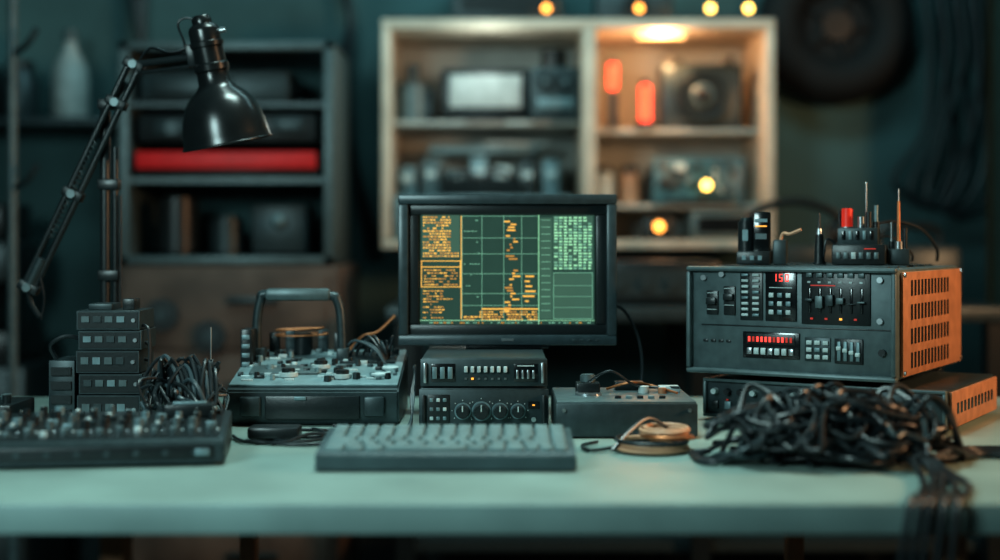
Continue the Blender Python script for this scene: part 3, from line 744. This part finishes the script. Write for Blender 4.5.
for k in range(4):
    zc=0.87-k*0.235; b.box(((X0+X1)/2,-0.008,zc),(X1-X0-0.05,0.016,0.215),BROWN,0.006); b.box(((X0+X1)/2+0.08,-0.022,zc+0.03),(0.14,0.014,0.02),DARK,0.004)
for x,z in ((-0.93,0.86),(-0.80,0.80)): b.cyl((x,-0.022,z),0.045,0.014,BLACK,rot=(HX,0,0),seg=28); b.cyl((x,-0.032,z),0.018,0.012,DARK,rot=(HX,0,0))
b.done("drawer_cabinet",(0,3.85,0))
b=B(); Hh=0.62; xa,xb=-0.285,0.285
for x in (xa,xb): b.box((x,0.2,Hh/2),(0.03,0.4,Hh),CHAR,0.003)
for z in (0.012,Hh-0.012): b.box((0,0.2,z),(0.6,0.4,0.024),CHAR,0.003)
b.box((0,0.39,Hh/2),(0.58,0.012,Hh-0.02),WALLM)
b.box((0,0.2,0.235),(0.55,0.38,0.016),CHAR)
b.box((0,0.005,0.290),(0.50,0.02,0.048),REDSTRIP,0.004)
b.box((0,0.19,0.275),(0.52,0.34,0.06),BLACK,0.004)
b.box((0,0.19,0.38),(0.50,0.34,0.08),BLACK,0.006); b.box((-0.05,0.015,0.38),(0.30,0.01,0.05),DARK,0.003); b.box((0.17,0.012,0.39),(0.09,0.012,0.04),DARK,0.004)
for k in range(4): b.cyl((-0.15+k*0.07,0.008,0.38),0.02,0.02,DARK,rot=(HX,0,0))
b.box((0,0.2,0.445),(0.55,0.38,0.014),DARK)
b.box((-0.04,0.19,0.50),(0.42,0.30,0.09),DARK,0.01); b.box((-0.10,0.03,0.50),(0.22,0.02,0.05),DARK,0.004)
b.cyl((-0.16,0.12,0.11),0.06,0.16,BLACK,bev=0.01); b.cyl((-0.02,0.12,0.08),0.05,0.11,DARK,bev=0.01); b.box((0.14,0.15,0.10),(0.16,0.2,0.14),DARK,0.01); b.ball((0.14,0.03,0.12),0.02,PANEL)
b.done("equipment_rack",(-0.76,3.85,0.9975))
b=B()
for k in range(3): b.tube([(R(-.05,.05),0,0),(0.06,-0.03,-0.2),(0.0+k*0.03,-0.04,-0.45),(0.08,-0.02,-0.7),(0.12+k*0.02,0,-0.95)],0.010,RUBBER,n=7)
b.box((0,0.015,0.01),(0.14,0.05,0.05),DARK,0.006)
b.done("hanging_cables",(-0.55,4.56,2.0))
b=B()
for k in range(4): b.tube([(R(-.04,.04),0,0.4),(0.02,-0.03,0.1),(0.05*k,-0.05,-0.2),(0.1,-0.03,-0.45),(0.05+k*0.05,0,-0.5)],0.012,RUBBER,n=7)
b.box((0.02,0.015,0.4),(0.14,0.05,0.05),DARK,0.006)
b.done("hanging_cables",(-1.19,4.56,1.6))
b=B(); b.box((0,0,0),(0.62,0.28,0.024),DARK,0.003)
for x in (-0.25,0.25): b.box((x,0.12,-0.06),(0.02,0.02,0.12),BLACK); 
b.done("wall_shelf_board",(-1.46,4.455,1.436))
b=B(); Mb=Matrix.Identity(4)
b.lathe([(0,0),(0.05,0),(0.056,0.008),(0.056,0.13),(0.050,0.17),(0.026,0.215),(0.020,0.225),(0.020,0.245)],WHITEPL,Mb); b.cyl((0,0,0.262),0.022,0.04,CHAR,bev=0.003)
b.done("plastic_bottle",(-1.36,4.40,1.4485))
b=B(); b.lathe([(0,0),(0.05,0),(0.055,0.01),(0.055,0.12),(0.04,0.15),(0.04,0.16)],DARK,Mb); b.cyl((0,0,0.17),0.043,0.025,BLACK)
b.done("storage_jar",(-1.52,4.40,1.4485))
b=B(); b.box((0,0,0.09),(0.13,0.18,0.18),DARK,0.01); b.box((0,-0.092,0.1),(0.09,0.004,0.08),BLACK)
b.done("speaker",(-1.67,4.42,1.4485))
b=B(); b.cyl((0,0,1.0),0.013,2.0,CHAR); b.cyl((0,0,0.01),0.14,0.02,BLACK)
for z in (1.2,1.55,1.9): b.tube([(0,0,z),(0.05,-0.04,z+0.02),(0.08,-0.05,z+0.06)],0.008,DARK)
b.done("pole_stand",(-1.27,3.62,0))
b=B(); b.box((0,0,0.35),(0.5,0.4,0.7),DARK,0.01)
for k in range(3): b.box((0,-0.205,0.15+k*0.21),(0.44,0.014,0.18),DARK,0.004); b.box((0,-0.218,0.18+k*0.21),(0.12,0.012,0.016),BLACK)
b.box((0,0,0.75),(0.38,0.34,0.10),BLACK,0.01); b.box((-0.02,0,0.87),(0.3,0.28,0.13),DARK,0.01); b.box((-0.02,-0.142,0.87),(0.22,0.005,0.07),BLACK)
b.box((0.0,0,1.0),(0.36,0.3,0.12),DARK,0.01); b.box((0.03,0,1.12),(0.26,0.26,0.11),BLACK,0.01)
b.done("tool_chest",(-1.62,4.20,0))

# ------------------------------------------------------------------ lights
def area(name,loc,target,size,power,col,sy=None,spread=None):
    L=bpy.data.lights.new(name,'AREA'); L.energy=power; L.color=col; L.size=size
    if sy: L.shape='RECTANGLE'; L.size_y=sy
    if spread: L.spread=spread
    o=bpy.data.objects.new(name,L); scene.collection.objects.link(o); o.location=loc
    o.rotation_euler=(Vector(target)-Vector(loc)).to_track_quat('-Z','Y').to_euler(); return o
area("ceiling_light_cool",(-0.02,2.35,2.60),(0.02,2.15,0.75),0.6,12.5,(0.68,0.97,0.93),0.4,math.radians(110))
area("key_light_cool",(-1.2,0.4,1.75),(0.1,2.3,0.87),0.6,33,(0.66,0.95,0.95))
area("warm_light",(2.2,1.9,1.55),(0.75,2.45,0.90),0.30,31,(1.0,0.57,0.30))
area("back_wall_cool",(0.1,3.3,2.62),(0.0,4.5,1.3),2.0,20,(0.48,0.87,0.92),0.3)
def point(name,loc,p,col,r=0.03):
    L=bpy.data.lights.new(name,'POINT'); L.energy=p; L.color=col; L.shadow_soft_size=r
    o=bpy.data.objects.new(name,L); scene.collection.objects.link(o); o.location=loc
point("shelf_bulb",(0.49,4.19,1.655),2.9,(1.0,0.54,0.25),0.02)
point("shelf_fill_cool",(-0.05,4.10,1.62),0.95,(0.84,0.96,0.90),0.06)  # added fill, no bulb here: brightens the left bay evenly
point("shelf_fill_cool_low",(-0.05,4.10,1.33),0.50,(0.84,0.96,0.90),0.06)  # added fill without a fixture, for the lower left bay
point("shelf_fill_warm_low",(0.50,4.10,1.33),0.80,(1.0,0.58,0.32),0.06)  # added warm fill without a fixture, for the lower right bay
w_=bpy.data.worlds.new("World"); scene.world=w_; w_.use_nodes=True
w_.node_tree.nodes["Background"].inputs[0].default_value=(0.02,0.05,0.06,1); w_.node_tree.nodes["Background"].inputs[1].default_value=0.5
# ------------------------------------------------------------------ camera
cam=bpy.data.cameras.new("camera"); co=bpy.data.objects.new("camera",cam); scene.collection.objects.link(co)
co.location=(0,0,1.066); co.rotation_euler=(HX,0,0)
cam.lens=50; cam.sensor_width=36; cam.shift_y=-0.04; cam.clip_start=0.05
cam.dof.use_dof=True; cam.dof.focus_distance=2.33; cam.dof.aperture_fstop=1.1
scene.camera=co
scene.view_settings.view_transform='Standard'
try: scene.view_settings.look='Medium High Contrast'
except Exception: pass
